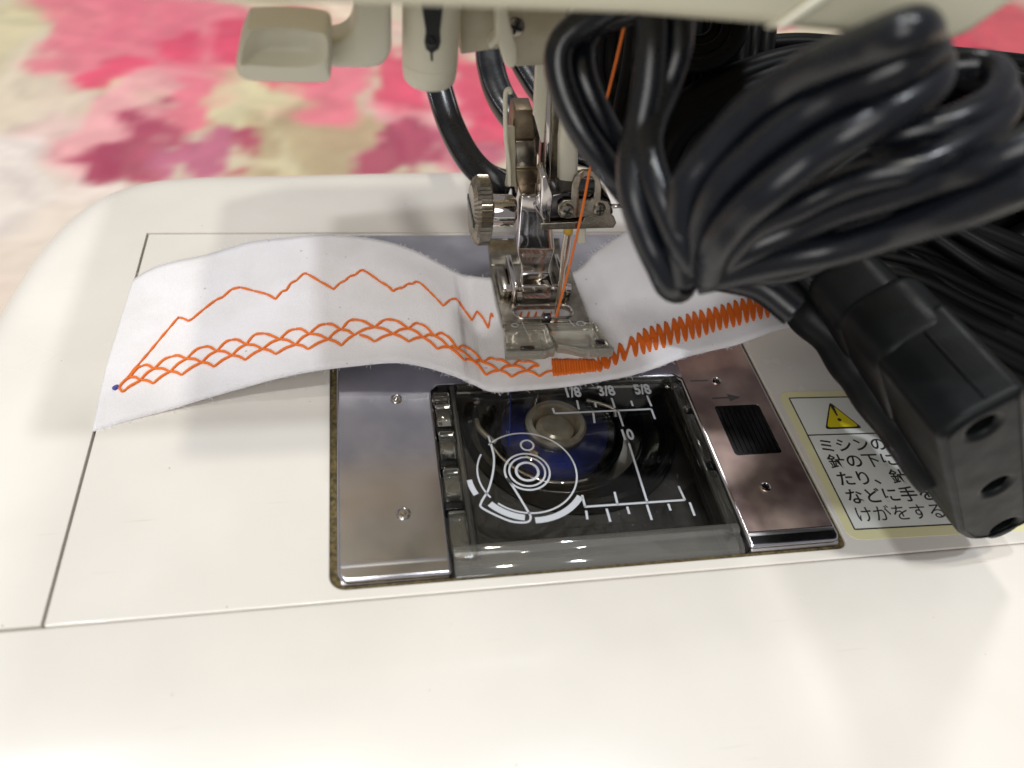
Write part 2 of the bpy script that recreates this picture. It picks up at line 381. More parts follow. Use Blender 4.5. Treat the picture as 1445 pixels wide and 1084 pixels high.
# bed panel with the hole for the needle plate
HX0, HX1, HY0, HY1 = -2.43, 5.11, -3.29, 4.60
hole = rrect(HX0, HX1, HY0, HY1, (.22, .16, .12, .12))
plate('bed_panel', [rrect(-5.835, 14, -3.455, 4.67, .03), hole], -.55, 0, 'plastic', SM, .022)
back = [(-8.32, -3.44), (-8.30, -1), (-8.22, 1.5), (-8.05, 3.6), (-7.82, 4.9), (-7.45, 5.9), (-6.9, 6.6), (-6.2, 7.0), (-5.2, 7.20), (-3.7, 7.29), (0, 7.50), (4, 7.62), (14, 7.7), (14, 4.69), (-5.87, 4.69), (-5.87, -3.44)]
sm_ = catmull([Vector((*p, 0)) for p in back[:12]], 6); out = [(p.x, p.y) for p in sm_]+back[12:]
def extension():
    nO = len(sm_); L = [Vector((p[0], p[1])) for p in out]; N = len(L); bm = bmesh.new(); rings = []
    nr_ = []
    for i in range(N):
        if i in (0,): d = L[1]-L[0]
        elif i == nO-1: d = L[i]-L[i-1]
        else: d = (L[(i+1) % N]-L[i-1])
        d.normalize(); nr_.append(Vector((0, -1)) if i == nO else Vector((1, 0)) if i == 0 else Vector((d.y, -d.x)))
    prof_ = [(0, 1.6)]+[(.85*(1-cos(a*pi/24)), .62*(1-sin(a*pi/24))) for a in range(13)]+[(.95, 0), (1.15, 0)]
    for off, dz in prof_:
        ring = []
        for i in range(N):
            outer = i <= nO
            s_ = 1. if outer else .0
            q = L[i]+nr_[i]*off*s_
            ring.append(bm.verts.new((q.x, q.y, .008-(dz if (outer or dz > 1) else 0))))
        rings.append(ring)
    for A, B in zip(rings, rings[1:]):
        for k in range(N): bm.faces.new((A[k], A[(k+1) % N], B[(k+1) % N], B[k]))
    bm.faces.new(rings[-1]); bmesh.ops.remove_doubles(bm, verts=bm.verts, dist=1e-5)
    auto(build('extension_bed', bm, 'plastic', SM), 0, ang=40)
extension()
bm = bmesh.new()
for b in ((-6.6, -2.9, -3.44, 5.2, -.75, -.56), (5.6, 14, -3.44, 5.2, -.75, -.56), (-2.9, 5.6, 4.62, 5.2, -.75, -.56), (-8, 14, -3.9, -3.44, -.75, -.56)): add_box(bm, *b)
build('bed_seam_gap', bm, 'gap', SM)
# front panel of the bed: flat, then rolling slowly down toward the viewer
def front_panel():
    prof = [(-3.47, -.5), (-3.47, -.012), (-3.49, .006), (-3.52, .01), (-4.0, .01), (-4.3, .006), (-4.6, -.012), (-5.0, -.07), (-5.5, -.16), (-6.5, -.36), (-8, -.75), (-9.0, -1.2), (-9.3, -2.0), (-9.35, -8)]
    bm = bmesh.new(); xs = [-14, -8.3, -6, -4, -2, 0, 2, 4, 6, 8, 10, 14]; R = []
    for x in xs: R.append([bm.verts.new((x, y, z)) for y, z in prof])
    for A, B in zip(R, R[1:]):
        for k in range(len(prof)-1): bm.faces.new((A[k], A[k+1], B[k+1], B[k]))
    o = build('front_bed_panel', bm, 'plastic', SM); auto(o, 0, ang=60)
front_panel()
plate('machine_base', [rrect(-8.0, 14, -9.2, 7.1, .8)], -7.95, -1.4, 'plastic', SM, .1)

# recess floor + grimy rim round the needle plate
plate('recess_rim', [rrect(HX0-.02, HX1+.02, HY0-.02, HY1+.02, .2), rrect(HX0+.13, HX1-.10, HY0+.07, HY1-.08, .1)], -.2, -.045, 'grime', SM, .02)

# needle plate: U shape round the bobbin cover opening
OX0, OX1, OY1 = -.80, 3.56, .34
npl = [(-2.33, 4.55), (-2.33, -3.02)]
npl += [p for p in rrect(-2.33, OX0, -3.20, 0, (.16, .06, 0, 0)) if p[1] < -2.9]
npl += [(OX0, OY1-.12), (OX0+.12, OY1), (OX1-.12, OY1), (OX1, OY1-.12)]
npl += [p for p in rrect(OX1, 5.03, -3.18, 0, (.06, .14, 0, 0)) if p[1] < -2.9]
npl += [(5.03, 4.55)]
NP = plate('needle_plate', [npl], -.17, .05, 'steel', SM, .05, 4)
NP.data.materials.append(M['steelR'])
# dulled bright sloping lip at the front of each wing of the plate
for (a, b, nm) in ((-2.29, OX0-.04, 'plate_lip'), (OX1+.03, 5.0, 'plate_lip')):
    bm = bmesh.new(); pr = [(-2.93, .052), (-2.98, .056), (-3.17, .0), (-3.21, -.05), (-3.21, -.16), (-2.93, -.16)]
    A = [bm.verts.new((a, y, z)) for y, z in pr]; B = [bm.verts.new((b, y, z)) for y, z in pr]
    for k in range(len(pr)):
        k2 = (k+1) % len(pr); bm.faces.new((A[k], A[k2], B[k2], B[k]))
    bm.faces.new(A[::-1]); bm.faces.new(B); auto(build(nm, bm, 'lip_metal', NP), .015)
# right wing sheet on the plate; its pink paints in the cloth's reflection
plate('pink_reflection_sheet', [rrect(OX1+.05, 4.99, -2.92, 4.5, .04), rrect(3.945, 4.77, -1.50, -.42, .06)], .050, .0535, 'steelR', NP)
def dimple(x, y, r=.075):
    bm = bmesh.new(); add_lathe(bm, [(r*1.25, .0), (r*1.2, .02), (r*.95, .028), (r*.8, .012), (r*.55, .012), (r*.45, .035), (0, .045)], (x, y, .052), (0, 0, 1), 20)
    auto(build('rivet', bm, 'chrome', NP))
dimple(-1.38, .04); dimple(-1.40, -2.19, .085); dimple(4.19, .16, .07); dimple(4.20, -2.15, .07)
plate('guide_mark', [rrect(-1.22, -.88, .05, .11, .03)], .051, .058, 'white', NP)
plate('guide_mark', [rrect(3.72, 4.05, .17, .195, .01)], .0536, .057, 'engrave', NP)
plate('arrow_mark', [[(3.98, -.23), (4.28, -.23), (4.28, -.16), (4.50, -.245), (4.28, -.33), (4.28, -.26), (3.98, -.26)]], .0536, .058, 'engrave', NP)
# sliding release button with ridges
SB = box('release_button', 3.95, 4.765, -1.495, -.425, -.12, .0, 'black', SM, .03)
for k in range(9):
    x = 4.0+k*.086; box('ridge', x, x+.040, -1.46, -.46, -.02, .05, 'ridge', SB, .014)
# needle plate slots (under the cloth) with feed dogs
for k, (x, w_) in enumerate(((.95, .1), (1.35, .45), (2.05, .1))): box('feed_slot', x-w_/2, x+w_/2, 1.3, 2.5, .045, .054, 'black', NP)

# cavity under the cover
box('hook_chamber', OX0-.3, OX1+.3, -3.6, .9, -2.2, -1.55, 'cavity', SM)
bm = bmesh.new()
for b in ((OX0-.35, OX0-.02, -3.3, .8, -1.6, -.18), (OX1+.02, OX1+.35, -3.3, .8, -1.6, -.18), (OX0, OX1, .42, .8, -1.6, -.18), (OX0, OX1, -3.6, -3.32, -1.6, -.3)): add_box(bm, *b)
build('chamber_wall', bm, 'cavity', SM)
# step surface around the hook race
plate('hook_deck', [rrect(OX0+.02, OX1-.02, -3.28, 2.2, .05), circ(1.62, -.02, 1.88, 64)], -1.2, -.75, 'cavity', SM, .02)
# hook race: black bowl ring
RC = (1.62, -.02)
lathe('hook_race', [(1.86, -1.5), (1.86, -.62), (1.82, -.52), (1.74, -.50), (1.68, -.56), (1.60, -.80), (1.42, -.86), (1.36, -.72), (1.33, -.70), (1.30, -.76), (1.28, -1.5)], (*RC, 0), (0, 0, 1), 'blackgloss', SM, 72)
bc = lathe('bobbin_case', [(0, -1.40), (1.20, -1.40), (1.20, -.64), (1.16, -.60), (1.12, -.64), (1.10, -1.2), (0, -1.2)], (1.32, -.16, 0), (0, 0, 1), 'blackgloss', SM, 64)
# chromed tension spring at the front-left of the case
bm = bmesh.new(); P = [Vector((1.32+1.20*cos(radians(a)), -.16+1.20*sin(radians(a)), -.60)) for a in range(188, 290, 4)]
add_tube(bm, P, .045, 8); build('tension_spring', bm, 'chrome', bc, True)
bm = bmesh.new(); P = [Vector((1.34+1.50*cos(radians(a)), -.10+1.45*sin(radians(a)), -.60)) for a in range(235, 345, 5)]
add_tube(bm, P, .022, 8); build('case_rim', bm, 'darkmetal', bc, True)
tube('thread_guide_hook', [(-.02, .10, -.62), (.0, -.1, -.6), (.1, -.28, -.6), (.25, -.42, -.64)], .05, 'hub', bc)
tube('case_spring', [(1.98, .36, -.52), (2.2, .25, -.50), (2.42, .12, -.52), (2.45, .0, -.6)], .035, 'hub', bc)

# bobbin: a thing of its own that sits in the machine
BO = thing('bobbin', 'clear bobbin wound with blue thread under the transparent cover', 'bobbin')
BC = (1.32, -.16)
lathe('hub', [(.36, -1.1), (.48, -1.1), (.53, -.50), (.49, -.45), (.42, -.46), (.38, -.55), (.36, -1.1)], (*BC, 0), (0, 0, 1), 'hub', BO, 40)
lathe('spindle', [(0, -.55), (.24, -.55), (.33, -.64), (.33, -1.2)], (*BC, 0), (0, 0, 1), 'hub', BO, 32)
lathe('wound_thread', [(.44, -1.05), (.90, -1.05), (.93, -.85)]+[(.92-.0125*k, -.60-(.014 if k % 2 else 0)) for k in range(31)]+[(.54, -1.05)], (*BC, 0), (0, 0, 1), 'bluethread', BO, 64)
bm = bmesh.new(); add_lathe(bm, [(.42, -.53), (1.03, -.53), (1.05, -.555), (1.03, -.58), (.42, -.58), (.42, -.53)], (*BC, 0), (0, 0, 1), 64)
auto(build('flange', bm, 'flange', BO))
lathe('flange_hole', [(0, -.525), (.05, -.52), (.09, -.51), (.12, -.525), (.10, -.53)], (.80, -.80, 0), (0, 0, 1), 'chrome', BO, 20)
tube('thread_tail', [(.42, -.62, -.55), (.50, -.2, -.45), (.58, .3, -.35), (.62, .6, -.3)], .012, 'bluethread', BO)

# clear cover -------------------------------------------------
CV = plate('bobbin_cover', [[(-.40, -2.86), (3.30, -2.80), (3.30, .30), (-.30, .30), (-.42, .18)]], .03, .085, 'window', SM, .015)
plate('back_strip', [rrect(-.38, 3.5, .20, .32, .03)], -.12, .07, 'tab', CV, .02)
# left rail with snap tabs
box('side_rail', -.50, -.42, -2.95, .26, -.30, .10, 'tab', CV, .025)
for (a, b) in ((-.50, -.10), (-1.15, -.68), (-1.95, -1.42), (-2.95, -2.2)):
    box('snap_tab', -.77, -.505, a, b, -.14, .075, 'tab', CV, .035)
for (a, b) in ((-.66, -.52), (-1.36, -1.19), (-2.12, -1.98)):
    box('tab_gap', -.79, -.52, a, b, -.3, -.02, 'blackgloss', CV, .01)
box('hinge_corner', -.80, -.50, -.06, .14, -.1, .10, 'tab', CV, .05)
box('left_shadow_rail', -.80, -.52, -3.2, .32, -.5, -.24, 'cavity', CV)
# right rail
box('side_rail', 3.32, 3.37, -2.95, .26, -.30, .10, 'tab', CV, .02)
for (a, b) in ((-.42, .20), (-1.55, -.55), (-2.9, -1.75)):
    box('snap_tab', 3.385, 3.53, a, b, -.2, .05, 'tab', CV, .03)
box('tab_gap', 3.385, 3.53, -1.74, -1.56, -.3, -.02, 'blackgloss', CV, .01)
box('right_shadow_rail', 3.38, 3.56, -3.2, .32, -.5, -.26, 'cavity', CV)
# thick front lip: sloped clear bar with a rounded nose
def lip():
    pr = [(-2.80, .085), (-2.86, .10), (-2.92, .075), (-2.96, .03), (-3.05, .035), (-3.14, .02), (-3.24, -.03), (-3.285, -.12), (-3.285, -.42), (-3.2, -.42), (-3.14, -.22), (-3.0, -.12), (-2.80, -.06)]
    bm = bmesh.new(); A = [bm.verts.new((-.76, y, z)) for y, z in pr]; B = [bm.verts.new((3.50, y+.03, z)) for y, z in pr]
    for k in range(len(pr)):
        k2 = (k+1) % len(pr); bm.faces.new((A[k], A[k2], B[k2], B[k]))
    bm.faces.new(A[::-1]); bm.faces.new(B); o = build('front_lip', bm, 'lip', CV); auto(o, .02, 2)
    return o
lip()
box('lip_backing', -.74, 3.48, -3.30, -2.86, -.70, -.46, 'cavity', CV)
box('lip_end', -.50, -.36, -2.92, -2.76, -.35, .06, 'black', CV, .02)

# white print on the cover: inch and centimetre scales, threading diagram
PR = bpy.data.objects.new('x', None); bpy.data.objects.remove(PR)
ZP = .088
def bars(name, segs, w_, parent=CV, z=ZP, m='white'):
    bm = bmesh.new()
    for (x0, y0, x1, y1, *ww) in segs:
        ww = ww[0] if ww else w_
        a, b = Vector((x0, y0, z)), Vector((x1, y1, z)); d = (b-a).normalized(); n_ = Vector((-d.y, d.x, 0))*ww/2
        q = [a-n_, b-n_, b+n_, a+n_]; lo = [bm.verts.new(p) for p in q]; hi = [bm.verts.new(p+Vector((0, 0, .003))) for p in q]
        bm.faces.new(hi); bm.faces.new(lo[::-1])
        for k in range(4): bm.faces.new((lo[k], lo[(k+1) % 4], hi[(k+1) % 4], hi[k]))
    return build(name, bm, m, parent)
bars('scale_line', [(1.15, -.455, 2.81, -.455), (1.24, -2.31, 2.81, -2.31), (2.23, -.45, 2.23, -.80), (2.23, -1.16, 2.215, -2.31)], .033)
tk = [(1.575, -.39, 1.585, -.19), (1.875, -.36, 1.88, -.26), (2.19, -.39, 2.19, -.17), (2.51, -.37, 2.51, -.25), (2.83, -.39, 2.82, -.15)]
tk += [(1.80, -.46, 1.77, -.70), (2.81, -.455, 2.81, -.68), (1.15, -.455, 1.14, -.34)]
tk += [(1.25, -2.31, 1.25, -2.10), (1.75, -2.31, 1.76, -2.08), (2.81, -2.31, 2.79, -2.05)]
tk += [(1.25, -2.38, 1.235, -2.53), (1.565, -2.37, 1.565, -2.60), (1.885, -2.36, 1.885, -2.49), (2.195, -2.35, 2.195, -2.62), (2.53, -2.36, 2.53, -2.48), (2.87, -2.36, 2.87, -2.60)]
for q in tk: bars('tick_mark', [q], .034)
for s, x in (('1/8', 1.545), ('3/8', 2.14), ('5/8', 2.78)):
    letters('printed_number', s, .31, 'white', CV, x, -.10, ZP, .74, bold=.010, shear=-.04)
letters('printed_number', '10', .30, 'white', CV, 2.245, -1.08, ZP, .74, bold=.010)
def ringline(name, pts, w_, closed=False):
    P = [Vector((p[0], p[1], ZP)) for p in pts]; bm = bmesh.new(); L = []
    for i in range(len(P)):
        a = P[i-1] if (i or closed) else P[i]; b = P[(i+1) % len(P)] if (i < len(P)-1 or closed) else P[i]
        d = (b-a).normalized(); n_ = Vector((-d.y, d.x, 0))*w_/2
        L.append([bm.verts.new(q) for q in (P[i]-n_, P[i]+n_, P[i]+n_+Vector((0, 0, .003)), P[i]-n_+Vector((0, 0, .003)))])
    for i in range(len(L) if closed else len(L)-1):
        A, B = L[i], L[(i+1) % len(L)]
        for k in range(4): bm.faces.new((A[k], A[(k+1) % 4], B[(k+1) % 4], B[k]))
    return build(name, bm, 'white', CV)
LC = (.50, -1.60)
ringline('printed_ring', circ(*LC, .76, 70, -68, 133), .026)
ringline('printed_ring', circ(*LC, .76, 50, 150, 215), .026)
ringline('printed_ring', circ(*LC, .76, 40, 226, 292), .026)
for r_, w_ in ((.345, .030), (.275, .030), (.17, .040)): ringline('printed_ring', circ(*LC, r_, 44), w_, True)
ringline('printed_arc', circ(*LC, .895, 18, 207, 227), .10) if False else None
ringline('printed_arc', circ(*LC, .905, 12, 186, 204), .085)
ringline('printed_arc', circ(*LC, .845, 16, 220, 258), .10)
ringline('printed_arc', circ(*LC, .885, 20, 268, 324), .10)
path = [(.0, -.86), (.02, -1.05), (.03, -1.3), (-.03, -1.6), (-.14, -1.9), (-.27, -2.11), (-.26, -2.22), (.05, -2.44), (.22, -2.50), (.36, -2.50), (.41, -2.42), (.38, -2.30), (.30, -2.05), (.22, -1.82), (.17, -1.70)]
ringline('printed_thread_path', [(p.x, p.y) for p in catmull([Vector((*p, 0)) for p in path], 5)], .032)
ringline('printed_ring', circ(.585, -1.09, .10, 24), .030, True)

# warning label ------------------------------------------------
ROT = radians(-1.0)
LX = Matrix.Translation((5.42, -.28, 0)) @ Matrix.Rotation(radians(-1.6), 4, 'Z')
LB = plate('warning_label', [rrect(-.16, 5.6, -2.90, .16, .20)], .001, .006, 'labelY', SM, xf=LX)
plate('label_face', [rrect(0, 5.4, -2.72, .0, .02)], .0062, .008, 'labelW', LB, xf=LX)
def lbars(segs, w_):
    o = bars('label_line', segs, w_, LB, .0085, 'ink'); o.data.transform(LX); return o
lbars([(0, 0, 5.4, 0), (0, -.85, 5.4, -.85), (0, -2.72, 5.4, -2.72), (0, 0, 0, -2.72)], .022)
def tri(cx, cy, h, m, z, nm):
    s = h*1.12
    p = [(cx-s/2, cy-h/2), (cx+s/2, cy-h/2), (cx, cy+h/2)]
    q = []
    for i in range(3):
        a, b, c = Vector(p[i-1]), Vector(p[i]), Vector(p[(i+1) % 3])
        for k in range(4):
            t = k/3; e1 = b+(a-b).normalized()*.07; e2 = b+(c-b).normalized()*.07
            q.append(tuple((1-t)**2*e1+2*t*(1-t)*b+t*t*e2))
    return plate(nm, [q], z, z+.002, m, LB, xf=LX)
tri(.72, -.42, .62, 'ink', .0085, 'warning_triangle_rim'); tri(.72, -.425, .53, 'warn', .011, 'warning_triangle')
plate('exclamation_mark', [[(.685, -.19), (.70, -.17), (.74, -.17), (.755, -.19), (.735, -.44), (.705, -.44)]], .0135, .0155, 'ink', LB, xf=LX)
plate('exclamation_mark', [circ(.72, -.53, .036, 16)], .0135, .0155, 'ink', LB, xf=LX)
for k, (s, x, y) in enumerate((('ミシンの', .09, -1.20), ('針の下に', .12, -1.535), ('たり、針上', .12, -1.885), ('などに手を', .12, -2.235), ('けがをする', .12, -2.575))):
    for j, ch in enumerate(s):
        o = letters('printed_character', ch, .31 if k < 4 else .315, 'ink', LB, 0, 0, 0, 1.0, 'LEFT', bold=.004 if k < 4 else 0)
        o.data.transform(LX @ Matrix.Translation((x+j*.312, y, .0085)))

# ------------------------------------------------------------------ head and parts under it
HD = slab('machine_head', [(-160, -14), (300, 6), (560, 14), (900, 25), (1080, 40), (1240, 55), (1345, 63), (1372, 50), (1400, 30), (1500, -40), (1500, -700), (-160, -700)], -2.2, 6.4, 'head', SM, .12)
slab('panel_edge', [(1094, 41), (1110, 43), (1185, -8), (1165, -12)], -2.235, .1, 'lever', HD, .03)
slab('panel_seam', [(1080, 40), (1090, 41), (1163, -10), (1153, -11)], -2.203, .02, 'aged', HD, 0)
# threader lever: thumb pad with hollow, and its arm
LV = slab('lever_arm', [(498, -20), (553, -20), (553, 70), (549, 86), (538, 95), (520, 99), (462, 98), (458, 60), (478, 57), (495, 48), (499, 30)], .9, .55, 'lever', SM, .09)
def pad():
    bm = bmesh.new(); y0 = .45
    outer = [(334, 98), (336, 70), (346, 44), (356, 38), (410, 37), (455, 42), (467, 52), (468, 80), (466, 108), (456, 116), (400, 116), (348, 112)]
    rim = [(340, 92), (343, 68), (352, 48), (362, 41), (410, 40), (450, 46), (461, 55), (462, 70), (460, 84), (440, 93), (400, 95), (352, 92)]
    A = [Vector(p) for p in catmull([at(u, v, y=y0) for u, v in outer], 4, True)]
    B = [Vector(p) for p in catmull([at(u, v, y=y0-.06) for u, v in rim], 4, True)]
    c = sum(B, Vector())/len(B)
    C_ = [b.lerp(c, .25)+Vector((0, .16, 0)) for b in B]; D = [b.lerp(c, .6)+Vector((0, .22, 0)) for b in B]
    Z = [a+Vector((0, .55, 0)) for a in A]; layers = [Z, A, B, C_, D]; V = [[bm.verts.new(p) for p in L] for L in layers]
    for P, Q in zip(V, V[1:]):
        for k in range(len(P)): bm.faces.new((P[k], P[(k+1) % len(P)], Q[(k+1) % len(P)], Q[k]))
    bm.faces.new(V[-1]); bm.faces.new(V[0][::-1])
    auto(build('lever_pad', bm, 'lever', LV), 0, ang=70)
pad()
# cylinder housing with the dark keyhole slot
ct = at(608, 10, y=1.0); cb = at(608, 128, y=1.0); R0 = (at(649, 60, y=1.0)-at(567, 60, y=1.0)).length/2
H = ct.z-cb.z
CY = lathe('threader_housing', [(0, 0), (R0*.80, .0), (R0*.93, .05), (R0*.98, .16), (R0, H*.255), (R0*.985, H*.26), (R0*.985, H*.27), (R0, H*.275), (R0, H+.8)], (cb.x, 1.25, cb.z), (0, 0, 1), 'lever', SM, 56)
slab('keyhole_slot', [(592, -6), (628, -6), (624, 20), (621, 45), (622, 60), (619, 70), (611, 75), (611, 87), (608, 87), (607, 75), (601, 70), (599, 60), (601, 45), (597, 20)], 1.25-R0-.015, .12, 'black', CY, .01)
slab('slot_knob', [(603, 56), (606, 52), (612, 52), (616, 56), (617, 64), (612, 69), (606, 69), (602, 64)], 1.25-R0-.04, .1, 'blackgloss', CY, .02)
slab('head_bracket', [(648, -8), (705, -8), (705, 70), (690, 71), (650, 78)], 1.6, .6, 'aged', SM, .03)
slab('feeler_finger', [(700, -8), (712, -8), (722, 40), (731, 70), (731, 90), (725, 98), (716, 97), (711, 88), (704, 62), (693, 72), (688, 64), (700, 52)], 1.1, .3, 'lever', SM, .05)
GP = slab('gear_cover', [(712, -8), (800, -8), (800, 90), (760, 93), (728, 95), (722, 60)], 1.7, .5, 'aged', SM, .03)
def cross_screw(c, r, ax, parent, m='chrome', rot=.5, nm='screw'):
    c = Vector(c); ax = Vector(ax).normalized(); u = ax.orthogonal().normalized(); v = ax.cross(u)
    o = lathe(nm, [(r, -.06), (r, .0), (r*.9, .03), (r*.5, .045), (0, .05)], c, ax, m, parent, 32)
    for q in (rot, rot+pi/2):
        d = u*cos(q)+v*sin(q); e = ax.cross(d); bm = bmesh.new()
        L, W = r*.62, r*.15
        vs = [c+ax*h+d*(sx*L)+e*(sy*W) for h in (.02, .054) for sx, sy in ((-1, -1), (1, -1), (1, 1), (-1, 1))]
        b = [bm.verts.new(p) for p in vs]
        for f in ((0, 3, 2, 1), (4, 5, 6, 7), (0, 1, 5, 4), (1, 2, 6, 5), (2, 3, 7, 6), (3, 0, 4, 7)): bm.faces.new([b[i] for i in f])
        k = build('cross_recess' if parent is SM else 'cross_recess', bm, 'black', parent if parent is not SM else o)
    return o
cross_screw(at(727, 38, y=1.7), .13, (0, -1, .1), SM, 'brushed')

# presser bar group ------------------------------------------
loft('presser_bar', [(-10, 778, 806, 2.35, .4), (120, 772, 800, 2.35, .4), (240, 765, 797, 2.35, .4), (285, 762, 798, 2.35, .4)], 'brushed', SM, .05)
loft('bar_guard', [(-8, 795, 812, 2.05, .12), (90, 757, 775, 2.05, .12), (160, 753, 771, 2.05, .12), (202, 764, 768, 2.05, .12)], 'lever', SM, .02)
loft('needle_bar', [(-8, 806, 832, 1.75, .3), (120, 799, 826, 1.75, .3), (200, 791, 818, 1.75, .3), (262, 790, 816, 1.75, .3), (280, 795, 814, 1.75, .3)], 'lever', SM, .08, 3)
st = loft('threader_slide', [(155, 727, 752, 2.5, .4), (165, 724, 752, 2.5, .4), (196, 722, 756, 2.5, .4), (200, 728, 758, 2.45, .4), (236, 727, 758, 2.45, .4), (240, 728, 760, 2.4, .4), (258, 729, 756, 2.4, .4), (276, 729, 754, 2.4, .4)], 'bronze', SM, .02)
loft('slide_step', [(199, 727, 757, 2.42, .2), (236, 729, 757, 2.42, .2)], 'brushed', st, .02)
tube('threader_wire', [at(719, 262, y=2.2), at(718, 230, y=2.2), at(714, 195, y=2.2), at(713, 150, y=2.2), at(714, 130, y=2.2), at(719, 126, y=2.2), at(720, 132, y=2.2)], .035, 'lever', SM)
loft('slide_guard', [(180, 717, 727, 2.35, .1), (250, 715, 728, 2.35, .1), (264, 713, 730, 2.35, .1)], 'aged', SM, .02)
loft('bar_face', [(90, 771, 778, 2.2, .1), (200, 770, 779, 2.2, .1), (262, 768, 776, 2.2, .1)], 'chrome', SM, .01)
# needle clamp
NC = slab('needle_clamp', [(776, 276), (800, 270), (850, 274), (862, 283), (866, 300), (862, 318), (774, 318), (770, 300)], 1.45, .45, 'darkmetal', SM, .05)
slab('clamp_cheek', [(764, 250), (772, 247), (781, 278), (776, 318), (770, 322), (762, 300)], 1.42, .4, 'chrome', NC, .03)
def ring_slab(nm, outer, inner, y, th, m, parent):
    def P(px): return [(q.x, q.z) for q in (at(u, v, y=y) for u, v in px)]
    xf = Matrix(((1, 0, 0, 0), (0, 0, 1, y), (0, 1, 0, 0), (0, 0, 0, 1)))
    return plate(nm, [P(outer), P(inner)], 0, th, m, parent, .012, 2, xf=xf)
ring_slab('thread_guide', [(787, 300), (788, 290), (796, 283), (806, 283), (807, 262), (811, 250), (822, 241), (836, 241), (846, 250), (849, 263), (848, 282), (858, 284), (862, 292), (862, 302), (867, 307), (870, 315), (866, 322), (764, 325), (763, 316), (822, 313), (826, 306), (800, 309), (791, 307)],
          [(817, 282), (817, 266), (820, 254), (827, 249), (835, 250), (839, 256), (839, 270), (838, 280), (834, 283)], 1.36, .06, 'brushed', NC)
cross_screw(at(800, 298, y=1.34), .115, (0, -1, .12), NC, 'brushed', .4)
cross_screw(at(846, 296, y=1.34), .105, (0, -1, .12), NC, 'brushed', .9)
tube('threader_pin', [at(862, 291, y=1.4), at(884, 291, y=1.4)], .035, 'chrome', NC, raw=True)
loft('needle_stop', [(322, 817, 828, 1.75, .15), (345, 815, 827, 1.75, .15)], 'lever', NC, .03)
# needle
nt, nb = at(803, 318, y=1.70), at(784, 452, y=1.73)
def nr(t): return .075 if t < .32 else (.075-(t-.32)*.3 if t < .42 else (.045 if t < .9 else .045*(1-(t-.9)*9.5)))
ND = tube('needle', [nt.lerp(nb, k/24) for k in range(25)], nr, 'needle', SM, raw=True)
tube('shank_band', [nt.lerp(nb, .0), nt.lerp(nb, .07)], .078, 'yellowtip', ND, raw=True)

# thumb screw on the presser bar
TS = at(690, 297, y=2.15)
ts = lathe('thumb_screw', [(0, -.02), (.25, -.02), (.26, 0), (.26, .38), (.20, .44), (0, .46)], TS, (1, 0, 0), 'chrome', SM, 40)
def knurl():
    bm = bmesh.new(); n_ = 88; prof = [(0, -.30), (.42, -.30), (.53, -.25), (.57, -.20), (.57, -.03), (.50, 0), (0, 0)]
    c = TS+Vector((.0, 0, 0)); rings = []
    for r, h in prof:
        if r == 0: rings.append([bm.verts.new(c+Vector((h, 0, 0)))]); continue
        rings.append([bm.verts.new(c+Vector((h, (r-(.028 if (k % 2 and r > .4) else 0))*cos(2*pi*k/n_), (r-(.028 if (k % 2 and r > .4) else 0))*sin(2*pi*k/n_)))) for k in range(n_)])
    for A, B in zip(rings, rings[1:]):
        for k in range(n_):
            k2 = (k+1) % n_
            if len(A) == 1: bm.faces.new((A[0], B[k], B[k2]))
            elif len(B) == 1: bm.faces.new((A[k], A[k2], B[0]))
            else: bm.faces.new((A[k], A[k2], B[k2], B[k]))
    build('knurled_head', bm, 'brushed', ts)
    box('screw_slot', c.x-.312, c.x-.25, c.y-.42, c.y+.42, c.z-.045, c.z+.045, 'black', ts)
knurl()

# presser foot -----------------------------------------------
AN = loft('foot_ankle', [(277, 735, 772, 2.05, .42), (300, 733, 777, 2.05, .42), (330, 731, 781, 2.02, .40), (352, 730, 783, 1.98, .34), (360, 731, 781, 2.06, .26), (372, 735, 777, 2.16, .22), (385, 736, 776, 2.16, .22), (396, 735, 778, 2.06, .26), (404, 736, 780, 1.96, .36), (418, 737, 780, 1.96, .36), (424, 739, 777, 2.02, .26)], 'chrome', SM, .035, 3)
slab('ankle_clasp', [(752, 290), (760, 284), (786, 284), (790, 320), (774, 322), (757, 298)], 2.0, .35, 'chrome', AN, .03)
PF = plate('presser_foot', [[(.56, 1.50), (2.17, 1.50), (2.15, 2.2), (2.13, 3.1), (2.0, 3.25), (.68, 3.25), (.55, 3.1), (.54, 2.2)], [(p[0], p[1]) for p in rrect(.80, 1.88, 1.64, 1.98, .169)]], .20, .31, 'brushed', SM, .03)
# upturned heel of the foot
bm = bmesh.new(); pr = [(3.2, .20), (3.45, .24), (3.66, .34), (3.80, .48), (3.76, .53), (3.60, .42), (3.42, .34), (3.2, .31)]
A = [bm.verts.new((.58, y, z)) for y, z in pr]; B = [bm.verts.new((2.02, y, z)) for y, z in pr]
for k in range(len(pr)): bm.faces.new((A[k], A[(k+1) % len(pr)], B[(k+1) % len(pr)], B[k]))
bm.faces.new(A[::-1]); bm.faces.new(B); auto(build('foot_heel', bm, 'brushed', PF), .03)
ringp = [Vector((p[0], p[1], .318)) for p in rrect(.79, 1.89, 1.63, 1.99, .179)]
bm = bmesh.new(); add_tube(bm, ringp, .022, 8, True); build('slot_rim', bm, 'chrome', PF, True)
box('foot_bracket', .80, .90, 2.05, 3.0, .3, .72, 'chrome', PF, .04)
box('foot_bracket', 1.72, 1.80, 2.05, 3.0, .3, .72, 'chrome', PF, .03)
box('bracket_wing', .62, .80, 2.2, 2.95, .3, .50, 'brushed', PF, .05)
box('bracket_wing', 1.82, 1.95, 2.2, 2.95, .3, .46, 'brushed', PF, .05)
